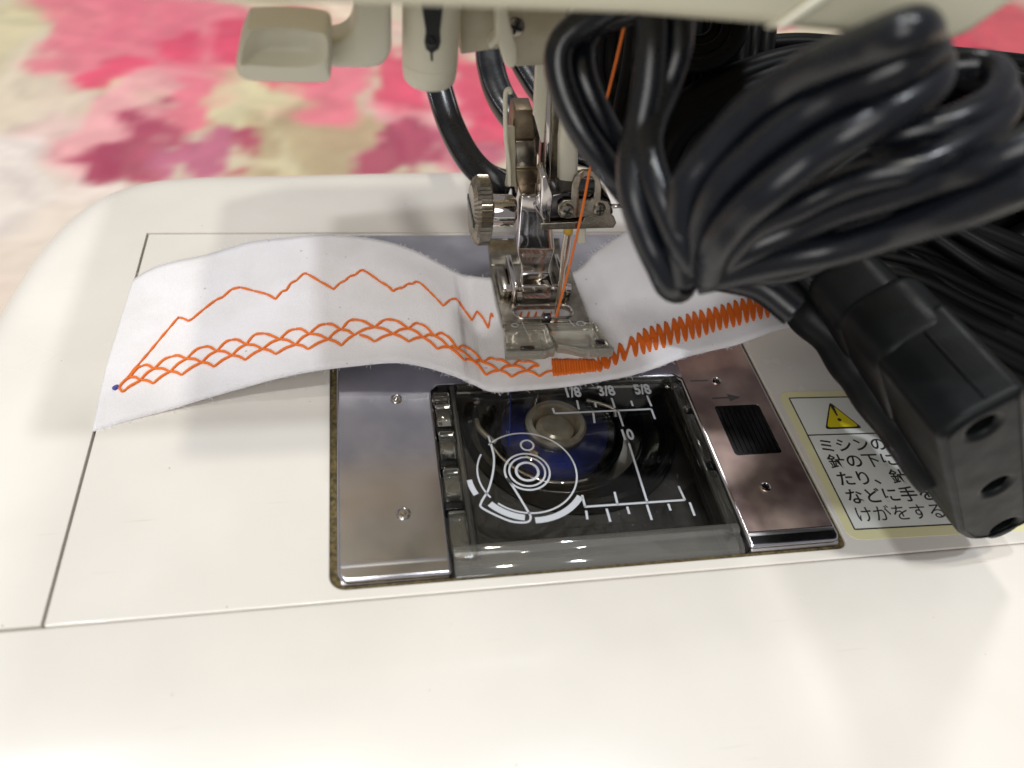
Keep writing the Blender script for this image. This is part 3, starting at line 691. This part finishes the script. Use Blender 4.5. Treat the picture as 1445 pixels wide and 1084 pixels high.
tube('foot_pin', [(.72, 2.25, .50), (1.92, 2.25, .50)], .075, 'chrome', PF, raw=True)
# clear toes
def toe(xl, xr, curl, nm):
    bm = bmesh.new(); NYt, NXt = 10, 10; top, bot = [], []
    for j in range(NYt+1):
        t = j/NYt; y = 1.50-t*.93; lift = .12*max(0, (t-.35)/.65)**1.8
        rt_, rb = [], []
        for i in range(NXt+1):
            s = i/NXt; spread = .12*t*(s if curl > 0 else -(1-s)); x = xl+(xr-xl)*s+spread
            edge = (.10 if (curl > 0 and s < .45) else 0)*sin(min(1, (.45-s)/.45)*pi/2) if s < .45 and curl > 0 else 0
            yy = y+edge*t*1.4+(.05*t if curl < 0 and s > .8 else 0)
            rim = .05 if s in (0, 1) or j == NYt or j == 0 else 0
            rt_.append(bm.verts.new((x, yy, .31+.07*min(1, t*3)+lift+rim*min(1, t*4+.2)-.02*t))); rb.append(bm.verts.new((x, yy, .20+lift)))
        top.append(rt_); bot.append(rb)
    for L, fl in ((top, 0), (bot, 1)):
        for j in range(NYt):
            for i in range(NXt): bm.faces.new((L[j][i], L[j][i+1], L[j+1][i+1], L[j+1][i]))
    def side(T_, B_):
        for k in range(len(T_)-1): bm.faces.new((T_[k], T_[k+1], B_[k+1], B_[k]))
    side(top[0], bot[0]); side(top[-1], bot[-1]); side([r[0] for r in top], [r[0] for r in bot]); side([r[-1] for r in top], [r[-1] for r in bot])
    auto(build(nm, bm, 'toe', PF), .02, 2)
toe(.58, 1.32, -1, 'clear_toe'); toe(1.38, 2.22, 1, 'clear_toe')
for (x0, y0, z0, x1, y1, z1) in ((.88, 1.42, .43, .93, .95, .50), (1.74, 1.44, .43, 1.80, 1.24, .45)):
    tube('toe_mark', [(x0, y0, z0-.01), ((x0+x1)/2, (y0+y1)/2, (z0+z1)/2-.02), (x1, y1, z1)], .007, 'white', PF)
bm = bmesh.new(); P = [Vector((1.93+.08*cos(a*pi/10), 1.34+.055*sin(a*pi/10), .425)) for a in range(-6, 14)]; add_tube(bm, P, .007, 6); build('toe_mark', bm, 'white', PF, True)
bm = bmesh.new(); P = [Vector((.74+.06*cos(a*pi/10), 1.34+.045*sin(a*pi/10), .425)) for a in range(20)]; add_tube(bm, P, .006, 6, True); build('toe_mark', bm, 'white', PF, True)
box('toe_pin', .74, .98, .70, .77, .42, .47, 'darkmetal', PF, .015); box('toe_pin', 2.08, 2.24, .78, .88, .42, .47, 'darkmetal', PF, .015)
box('toe_bridge', 1.28, 1.44, 1.50, 1.66, .33, .42, 'darkmetal', PF, .02)

# ------------------------------------------------------------------ white fabric strip
ST = [(130,608,.02,189,396,.12), (185,592,.03,212,383,.24), (245,575,.07,240,372,.34), (330,549,.20,321,349,.50), (400,532,.32,390,337,.64), (470,519,.40,470,331,.70), (550,512,.46,540,339,.62), (600,516,.44,588,354,.50),
      (640,528,.32,625,373,.38), (672,543,.20,655,387,.28), (697,552,.15,690,392,.22), (735,550,.145,720,393,.16), (790,545,.145,765,390,.15), (845,537,.15,808,384,.20), (905,526,.15,838,358,.42), (960,508,.24,872,334,.62), (1010,493,.34,905,318,.80), (1060,478,.44,960,300,.95), (1115,459,.56,1030,285,1.1), (1200,430,.7,1120,262,1.2)]
F_ = catmull([at(a, b, z=c) for a, b, c, *_ in ST], 8); B_ = catmull([at(d, e, z=f) for *_, d, e, f in ST], 8)
NV = 26; grid = []
for i, (f, b) in enumerate(zip(F_, B_)):
    row = []
    for j in range(NV+1):
        t = j/NV; p = f.lerp(b, t)
        s = i/len(F_)
        bow = .10*sin(pi*t)*(1 if s < .45 or s > .72 else .15)
        p = p+Vector((0, 0, bow+.075*noise.noise(Vector((p.x*.9+p.y*.5, p.y*.5-p.x*.2, 0)))*(1 if abs(s-.6) > .12 else .2)))
        row.append(p)
    grid.append(row)
bm = bmesh.new(); V = [[bm.verts.new(p) for p in r] for r in grid]
for A, B in zip(V, V[1:]):
    for j in range(NV): bm.faces.new((A[j], A[j+1], B[j+1], B[j]))
bmesh.ops.recalc_face_normals(bm, faces=bm.faces)
bm.faces.ensure_lookup_table()
if sum(f.normal.z for f in bm.faces) < 0: bmesh.ops.reverse_faces(bm, faces=bm.faces)
bvh = BVHTree.FromBMesh(bm)
me = bpy.data.meshes.new('fabric_strip'); bm.to_mesh(me); bm.free()
FS = link('fabric_strip', me, 'cloth', None, True)
so = FS.modifiers.new('thick', 'SOLIDIFY'); so.thickness = .04; so.offset = -1
tag(FS, 'white felt strip with orange decorative stitching running under the presser foot', 'fabric')

def onf(u, v, h=.012):
    d = (fw + rt*((u-722.5)/FPX) - up*((v-542)/FPX)).normalized()
    loc, nrm, *_ = bvh.ray_cast(CAM, d)
    if loc is None: return None
    if nrm.z < 0: nrm = -nrm
    return loc+nrm*h
def z5(p): return (100+p[0]/3.6125, 330+p[1]/3.6125)
def z6(p): return (460+p[0]/4.8167, 370+p[1]/4.8167)
def z3(p): return (640+p[0]/4.516, 360+p[1]/4.516)
def z8(p): return (880+p[0]/6.02, 340+p[1]/6.02)
random.seed(5)
def stitch_bm(bm, px, r=.021, n=7, smooth=True):
    """one run of thread lying on the cloth through the given points"""
    q = [Vector((*p, 0)) for p in px]; q = catmull(q, n) if smooth and len(q) > 2 else [q[0].lerp(q[-1], k/6) for k in range(7)] if len(q) == 2 else q
    P = [onf(p.x, p.y, .013) for p in q]; P = [p for p in P if p is not None]
    if len(P) > 1:
        ph = random.random()*6
        L = sum((b-a).length for a, b in zip(P, P[1:])); nn = max(1, round(L/.26))
        add_tube(bm, P, lambda t: r*(.62+.48*abs(sin(pi*min(.999, max(.001, t))*nn))**.5)*(1+.08*sin(t*40+ph)), 6)
bm = bmesh.new()
for k in range(420):
    i = random.randrange(3, len(grid)-12); e = random.choice((0, 0, NV)); p = grid[i][e]+Vector((0, 0, -.02*random.random()))
    dy = -1 if e == 0 else 1; L = random.uniform(.03, .10)
    d = Vector((random.uniform(-1, 1), dy*random.uniform(.2, 1), random.uniform(-.4, .6))).normalized()
    add_tube(bm, [p, p+d*L*.5+Vector((0, 0, random.uniform(-.01, .02))), p+d*L], .0032, 3)
tag(build('loose_fibre', bm, 'cloth', FS), None, None, 'stuff')
bm = bmesh.new()
mount = [z5(p) for p in ((245,785),(400,605),(545,432),(552,430),(575,434),(600,447),(620,436),(680,385),(740,340),(775,325),(820,285),(865,275),(930,292),(1000,310),(1045,335),(1075,297),(1100,290),(1120,255),(1150,240),(1185,205),(1205,207),(1270,245),(1340,285))]
mount += [z6(p) for p in ((95,145),(130,130),(160,100),(200,90),(237,57),(270,66),(375,140),(420,165),(455,200),(490,180),(520,178),(555,150),(585,152),(610,135),(640,145),(700,200),(795,300),(845,255),(885,252),(940,330),(990,400),(1025,335),(1070,390),(1102,452),(1120,350),(1135,375))]
for a, b in zip(mount, mount[1:]): stitch_bm(bm, [a, ((a[0]+b[0])/2, (a[1]+b[1])/2-.25), b], .0195, 3)
build('mountain_stitch', bm, 'thread', FS, True)['label'] = 'single orange zigzag line like mountain peaks'
bm = bmesh.new()
A = [z5(p) for p in ((300,735),(425,690),(590,640),(745,600),(895,567),(1065,540),(1215,512),(1375,490))]+[z6(p) for p in ((105,462),(330,445),(560,455),(735,503),(890,592),(1065,685),(1260,710))]+[z3(p) for p in ((375,710),(545,710))]
T = [z5(p) for p in ((365,675),(515,628),(675,580),(820,543),(955,512),(1145,488),(1300,462),(1440,440))]+[z6(p) for p in ((215,400),(435,393),(635,422),(810,498),(955,583),(1150,665))]+[z3(p) for p in ((440,685),(600,665))]
Bn = [z5(p) for p in ((355,748),(507,705),(668,658),(822,622),(978,590),(1145,567),(1312,540),(1445,518))]+[z6(p) for p in ((228,497),(455,490),(658,513),(835,583),(1005,680),(1175,742))]+[z3(p) for p in ((300,742),(465,742),(632,740))]
Cn = [z5(p) for p in ((265,805),(420,765),(565,722),(730,680),(890,645),(1045,615),(1210,590),(1380,570))]+[z6(p) for p in ((105,570),(330,543),(560,543),(755,592),(935,668),(1085,770),(1260,785))]+[z3(p) for p in ((370,780),(545,778))]
Bn = sorted(Bn); A = sorted(A); T = sorted(T); Cn = sorted(Cn)
def between(L, a, b): return [p for p in L if a < p[0] < b]
def bowl(a, b, k, off): return (a[0]+(b[0]-a[0])*k, a[1]+(b[1]-a[1])*k+off)
for i in range(len(A)-1):
    t = between(T, A[i][0], A[i+1][0])
    if t:
        t = t[0]; stitch_bm(bm, [A[i], bowl(A[i], t, .55, -3.4), t, bowl(t, A[i+1], .45, -3.0), A[i+1]])
for i in range(len(A)-1):
    b = between(Bn, A[i][0], A[i+1][0])
    if not b: continue
    b = b[0]
    stitch_bm(bm, [A[i], bowl(A[i], b, .5, -2.4), b]); stitch_bm(bm, [b, bowl(b, A[i+1], .5, -2.4), A[i+1]])
for i in range(len(Bn)-1):
    c = between(Cn, Bn[i][0], Bn[i+1][0])
    if not c: continue
    c = c[0]
    stitch_bm(bm, [Bn[i], bowl(Bn[i], c, .5, -1.8), c]); stitch_bm(bm, [c, bowl(c, Bn[i+1], .5, -1.8), Bn[i+1]])
stitch_bm(bm, [z5(p) for p in ((245,782),(265,805),(300,780),(355,750))]); stitch_bm(bm, [z5(p) for p in ((245,785),(275,750),(300,735))])
build('scallop_stitch', bm, 'thread', FS, True)['label'] = 'double row of orange scallops forming a net'
# satin block and widening zigzag
bm = bmesh.new(); bm2 = bmesh.new(); u = 779.0; k = 0
while u < 838:
    stitch_bm(bm2 if k % 3 == 1 else bm, [(u+random.uniform(-.5, .5), 507.5+random.uniform(-.9, .9)), (u+2.2, 531-(u-779)*.11+random.uniform(-.9, .9))], random.uniform(.013, .020), 3, False); u += 1.25; k += 1
build('satin_thread', bm2, 'thread', FS, True)
tl = [(838,509), (850,502), (862,494), (874,485)]+[z8(p) for p in ((60,815),(120,785),(170,748),(230,728),(285,712),(350,690),(420,662),(470,650),(535,625),(590,606),(650,592),(715,576),(770,566),(830,545),(885,532),(940,508),(1000,493),(1055,484),(1115,470),(1180,455),(1240,440),(1300,430),(1370,410),(1440,395))]
bl = [(846,525), (857,521), (868,516), (880,510)]+[z8(p) for p in ((100,985),(170,965),(220,945),(275,930),(340,912),(395,888),(460,875),(525,857),(585,840),(640,825),(700,803),(755,778),(815,760),(870,745),(930,735),(980,720),(1045,700),(1100,683),(1160,668),(1220,655),(1280,630),(1340,612),(1410,590),(1480,575))]
for i in range(len(tl)):
    a, b = tl[i], bl[i]; nx = tl[i+1] if i+1 < len(tl) else None
    for o_ in ((-1.0, .2), (.3, 0), (1.7, .6), (3.0, 1.0), (4.0, 1.6)):
        stitch_bm(bm, [(a[0]+o_[0]*.6, a[1]+o_[1]), ((a[0]+b[0])/2+o_[0], (a[1]+b[1])/2), (b[0]+o_[0]*.2, b[1])], .019, 4)
    if nx: stitch_bm(bm, [b, (b[0]+(nx[0]-b[0])*.55, (b[1]+nx[1])/2), nx], .019, 4); stitch_bm(bm, [(b[0]+1.2, b[1]), (b[0]+(nx[0]-b[0])*.55+1.6, (b[1]+nx[1])/2), (nx[0]+1, nx[1])], .017, 4)
for i in range(4): stitch_bm(bm, [(838+i*5, 508-i*3), (844+i*5, 524-i*1.5)], .02, 3, False)
build('zigzag_stitch', bm, 'thread2', FS, True)['label'] = 'dense orange satin block widening into tall zigzag'
for k in range(6):
    bm = bmesh.new(); u = 731+k*10.5; stitch_bm(bm, [(u, 453), (u+3, 447), (u+5, 441)], .02, 3); build('stitch', bm, 'thread', FS, True)
bm = bmesh.new(); stitch_bm(bm, [z5(p) for p in ((218,797),(230,785),(246,780))], .035); build('marker_dot', bm, 'tip_blue', FS, True)

# thread from above down to the needle
tube('upper_thread', [at(886, 15, y=1.1), at(868, 92, y=1.15), at(850, 165, y=1.2), at(833, 237, y=1.2), at(821, 300, y=1.22), at(806, 366, y=1.45), at(790, 428, y=1.62), at(784, 450, y=1.66)], .021, 'thread', None)
tag(bpy.data.objects['upper_thread'], 'taut orange thread running down past the needle clamp to the needle', 'thread')

# ------------------------------------------------------------------ black power cord, bundled and hanging in front
PC = thing('power_cord', 'bundled black power cord with three-hole connector hanging over the needle area', 'power cord')
def Z7(u, v): return (760+u/2.109, v/2.109)
def cordpx(nm, pts, r, parent=PC, m='rubber', n=9, seg=18):
    return tube(nm, [at(*Z7(u, v), t=t) for u, v, t in pts], r, m, parent, n, seg)
# left loop, two turns
cordpx('cord_loop', [(330,-40,8.0),(230,10,8.3),(130,70,8.5),(75,120,8.6),(58,190,8.7),(80,290,8.8),(135,400,8.9),(215,510,9.1),(300,620,9.6),(400,730,9.9),(500,800,9.6)], .16)
cordpx('cord_loop', [(400,-40,8.3),(300,20,8.6),(190,60,8.8),(135,130,8.9),(130,210,8.9),(165,310,9.0),(225,420,9.2),(300,520,9.5),(380,640,9.9),(480,740,10)], .16)
# front vertical loop, two turns hanging down
cordpx('cord_loop', [(330,-60,7.9),(335,40,8.0),(332,160,8.1),(322,270,8.2),(300,380,8.3),(278,480,8.3),(285,590,8.3),(320,700,8.4),(362,790,8.5),(392,850,8.7),(425,855,9.1),(430,790,9.5),(440,700,9.8)], .165)
cordpx('cord_loop', [(415,-60,8.1),(415,50,8.2),(410,160,8.3),(375,270,8.4),(335,370,8.3),(325,450,8.2),(348,540,8.15),(385,630,8.15),(425,720,8.2),(462,800,8.5),(490,800,9),(480,730,9.4)], .165)
# knot area to the right: the fanned turns
cordpx('cord_turn', [(430,830,8.6),(425,700,8.2),(440,560,7.9),(510,460,7.7),(610,350,7.4),(720,265,7.1),(850,190,6.7),(980,135,6.4),(1080,95,6.2),(1130,85,6.3),(1140,120,6.7),(1090,180,7.2)], .182)
cordpx('cord_turn', [(470,800,8.4),(490,660,8.0),(540,560,7.7),(640,460,7.4),(760,360,7.1),(880,290,6.9),(990,235,6.7),(1090,185,6.6),(1150,150,6.7),(1165,175,7.0),(1120,240,7.5)], .182)
cordpx('cord_turn', [(500,820,8.4),(530,730,7.9),(590,650,7.6),(680,570,7.3),(800,475,7.1),(910,405,6.9),(1020,340,6.8),(1110,290,6.8),(1170,240,6.9),(1180,190,7.2)], .182)
cordpx('cord_turn', [(540,780,8.4),(640,680,8.0),(760,620,7.7),(880,560,7.5),(1000,520,7.3),(1120,495,7.2),(1240,440,7.2),(1340,380,7.3),(1395,310,7.5),(1380,270,7.8)], .145)
cordpx('cord_turn', [(1000,425,7.6),(1080,400,7.4),(1200,372,7.3),(1290,335,7.3),(1355,290,7.4),(1375,230,7.6),(1330,195,7.8),(1240,195,7.9),(1150,215,8)], .145)
cordpx('cord_turn', [(500,800,8.6),(620,740,8.3),(760,680,8.1),(900,620,7.8),(1050,575,7.5),(1200,530,7.2),(1330,485,6.9),(1480,420,6.7),(1650,350,6.6)], .182)
cordpx('cord_turn', [(470,830,8.7),(600,800,8.5),(760,765,8.2),(900,735,8.0),(1050,690,7.7),(1200,645,7.3),(1330,595,7.0),(1480,530,6.7),(1650,460,6.6)], .182)
cordpx('cord_turn', [(560,760,9.2),(760,700,8.8),(950,650,8.4),(1150,600,8.1),(1330,540,7.8),(1600,430,7.6)], .182)
cordpx('cord_turn', [(520,800,9.2),(700,810,9.2),(860,760,9),(1050,640,8.4),(1250,560,8.0),(1600,440,7.8)], .15)
# connector (three-hole): local x across, y along the face, z out of the face ---------
XC = Vector((.8031, .0859, .5896)); ZC_ = Vector((.0981, -.9951, .0113)); YC = ZC_.cross(XC).normalized(); XC = YC.cross(ZC_).normalized()
UL = CAM + (Vector((4.58, -3.74, 3.17))-CAM)*.95
CM = Matrix(((XC.x, YC.x, ZC_.x, UL.x), (XC.y, YC.y, ZC_.y, UL.y), (XC.z, YC.z, ZC_.z, UL.z), (0, 0, 0, 1)))
CI = CM.inverted()
def face_pt(u, v):
    o = CI @ CAM; d = (CI.to_3x3() @ (fw + rt*((u-722.5)/FPX) - up*((v-542)/FPX)))
    p = o+d*(-o.z/d.z); return p.x, p.y
holes = [face_pt(u, v) for (u, v) in ((1388, 604), (1407, 687), (1418, 744))]
CW = 1.02
def rpoly(pts, r, n=4):
    q = []
    for i in range(len(pts)):
        a, b, c = Vector(pts[i-1]), Vector(pts[i]), Vector(pts[(i+1) % len(pts)])
        e1 = b+(a-b).normalized()*r; e2 = b+(c-b).normalized()*r
        for k in range(n+1):
            t = k/n; p = (1-t)**2*e1+2*t*(1-t)*b+t*t*e2; q.append((p.x, p.y))
    return q
CN = plate('connector', [rpoly([(.0, -.12), (.30, .0), (CW, 0), (CW, -3.78), (.42, -3.74), (.12, -3.45), (.0, -3.05)], .12)]+[circ(x, y, .155, 24) for x, y in holes], -1.5, 0, 'plug', PC, .11, 5, xf=CM)
plate('connector_shell', [rrect(-.05, CW+.04, -3.2, .03, .36)], -2.15, -1.15, 'plug', CN, .17, 6, xf=CM)
plate('grip_step', [rrect(-.09, CW-.1, -2.9, -.10, .30)], -2.95, -1.95, 'plug', CN, .20, 6, xf=CM)
plate('grip_step', [rrect(-.10, CW-.2, -2.3, -.25, .30)], -3.9, -2.6, 'plug', CN, .20, 6, xf=CM)
for (x, y) in holes:
    for nm, pr, mm in (('contact_hole', [(0, -.34), (.152, -.34), (.152, -.05)], 'blackgloss'), ('contact_sleeve', [(.085, -.26), (.105, -.20), (.14, -.20), (.145, -.30)], 'brushed')):
        bm = bmesh.new(); add_lathe(bm, pr, (x, y, 0), (0, 0, 1), 24)
        bmesh.ops.transform(bm, matrix=CM, verts=bm.verts); auto(build(nm, bm, mm, CN))
bm = bmesh.new(); P = [CM @ Vector((x, y, .002)) for x, y in rpoly([(.10, -.2), (.34, -.09), (CW-.1, -.09), (CW-.1, -3.66), (.46, -3.62), (.2, -3.38), (.09, -3.0)], .1)]
add_tube(bm, P, .014, 6, True); build('mould_line', bm, 'plug', CN, True)
tube('mould_seam', [CM @ Vector((.62, .012, -.1)), CM @ Vector((.62, .014, -.7)), CM @ Vector((.62, .012, -1.2))], .014, 'plug', CN)

# ribbed grommet and second plug body beside the connector
sil = [(1060,400),(1100,440),(1115,460),(1150,491),(1178,530),(1199,558),(1230,600),(1255,631),(1275,663),(1300,690)]
side = [(u+26, v-16, 11.3-.07*k) for k, (u, v) in enumerate(sil)]
P = catmull([at(*p[:2], t=p[2]) for p in side], 10)
bm = bmesh.new(); add_tube(bm, P, lambda t: (.27+.05*min(1, t*2.2))*(1+.035*sin(t*34)), 20); build('ribbed_grommet', bm, 'plug', PC, True)
P = catmull([at(u+70, v-22, t=t+.3) for u, v, t in side], 10)
bm = bmesh.new(); add_tube(bm, P, lambda t: .50+.1*min(1, t*2), 20); build('plug_body', bm, 'plug', PC, True)
for du, dv, r_ in ((34, -6, .10), (60, -14, .10)):
    tube('grommet_rib', [at(u+du, v+dv, t=t-.42) for u, v, t in side], r_, 'plug', PC)
tube('cord_turn', [at(980, 385, t=9.9), at(1030, 392, t=9.9), at(1075, 405, t=9.9), at(1120, 440, t=9.9)], .2, 'rubber', PC)

# ------------------------------------------------------------------ second black cord coiled behind, in the throat of the machine
CC = thing('coiled_cord', 'large dark coil of thin black cord piled behind the front bundle', 'cord')
random.seed(11)
def coil(cu, cv, ru, rv, t0, n_, r_, tilt=0., dt=.5, m='rubber2', jit=10):
    for k in range(n_):
        a0 = random.random()*6; f = 1-.045*k+random.uniform(-.02, .02); t = t0+dt*(k/n_)+random.uniform(-.15, .15)
        pts = []
        for i in range(14):
            a = 2*pi*i/14+a0; x = cu+ru*f*cos(a)+random.uniform(-jit, jit); y = cv+rv*f*sin(a)+random.uniform(-jit, jit)*.6
            pts.append(at(x+tilt*(y-cv), y, t=t+.5*sin(a+.6)))
        tube('coil_turn', pts, r_, m, CC, 6, 12, True)
coil(1230, 250, 330, 165, 12.2, 16, .25, dt=1.6)
coil(1150, 230, 150, 120, 12.6, 10, .22, dt=1.4, jit=14)
coil(1330, 330, 220, 130, 12.2, 14, .20, dt=1.4, jit=12)
# vertical turns right of the needle
for k in range(12):
    u = 880+k*17
    tube('coil_turn', [at(u+18, 20, t=12.6), at(u+10, 90, t=12.2+random.random()*.4), at(u-4, 180, t=12.2+random.random()*.4), at(u+6+random.uniform(-8, 8), 260, t=12.3), at(u+26, 320, t=12.6), at(u+70, 360, t=12.9)], .15, 'rubber2', CC)
for k in range(5):
    u = 826+k*15
    tube('coil_turn', [at(u+14, -20, t=13.4), at(u+6, 50, t=13.5), at(u+4, 110, t=13.4), at(u+22, 160, t=13.3), at(u+50, 230, t=13.2)], .13, 'rubber2', CC)
# top horizontal turns
for k in range(5):
    tube('coil_turn', [at(930, 104+k*13, t=13.2), at(1020, 76+k*15, t=13), at(1120, 62+k*22, t=13), at(1240, 72+k*20, t=13), at(1350, 82+k*16, t=13), at(1480, 96+k*15, t=13)], .17, 'rubber2', CC)
# shiny rings up by the head
for k, (ru, rv) in enumerate(((60, 62), (46, 46), (30, 32))):
    tube('coil_turn', [at(985+ru*cos(a*pi/6), 30+rv*sin(a*pi/6), t=11.6+.2*k) for a in range(12)], .13, 'rubber2', CC, 6, 12, True)
# heavy pile filling the throat
for k in range(9):
    tube('coil_turn', [at(1060+k*10, 330+k*14, t=12.6), at(1160, 300+k*18, t=12.3), at(1280, 300+k*22, t=12.0), at(1380, 330+k*26, t=11.9), at(1500, 380+k*28, t=11.8)], .21, 'rubber2', CC)
tube('coil_turn', [at(1290, 318, t=11.4), at(1330, 345, t=11.3), at(1390, 385, t=11.2), at(1470, 425, t=11.2)], .12, 'rubber2', CC)
tube('coil_turn', [at(1320, 310, t=11.4), at(1370, 338, t=11.3), at(1420, 365, t=11.2), at(1490, 395, t=11.2)], .12, 'rubber2', CC)

# twin-core cord on the bed behind the foot
TC = thing('twin_core_cord', 'black twin-core cord curving down behind the presser bar to the bed', 'cord')
tube('cord_run', [at(600, -40, t=15.5), at(606, 60, t=15.3), at(620, 125, t=15.1), at(640, 185, t=15.0), at(668, 232, t=14.9), at(702, 256, t=14.9), at(760, 262, t=15.0), at(840, 256, t=15.2)], .24, 'rubber', TC, 9, 20, False, 'twin', rt)
tube('cord_run', [at(690, 30, t=15.8), at(692, 90, t=15.6), at(708, 140, t=15.4), at(738, 178, t=15.2), at(780, 205, t=15.2), at(850, 220, t=15.2)], .26, 'rubber', TC, 9, 20, False, 'twin', rt)
tube('cord_run', [at(725, 60, t=15.9), at(745, 100, t=15.7), at(775, 140, t=15.5), at(830, 170, t=15.4)], .24, 'rubber', TC, 9, 20, False, 'twin', rt)
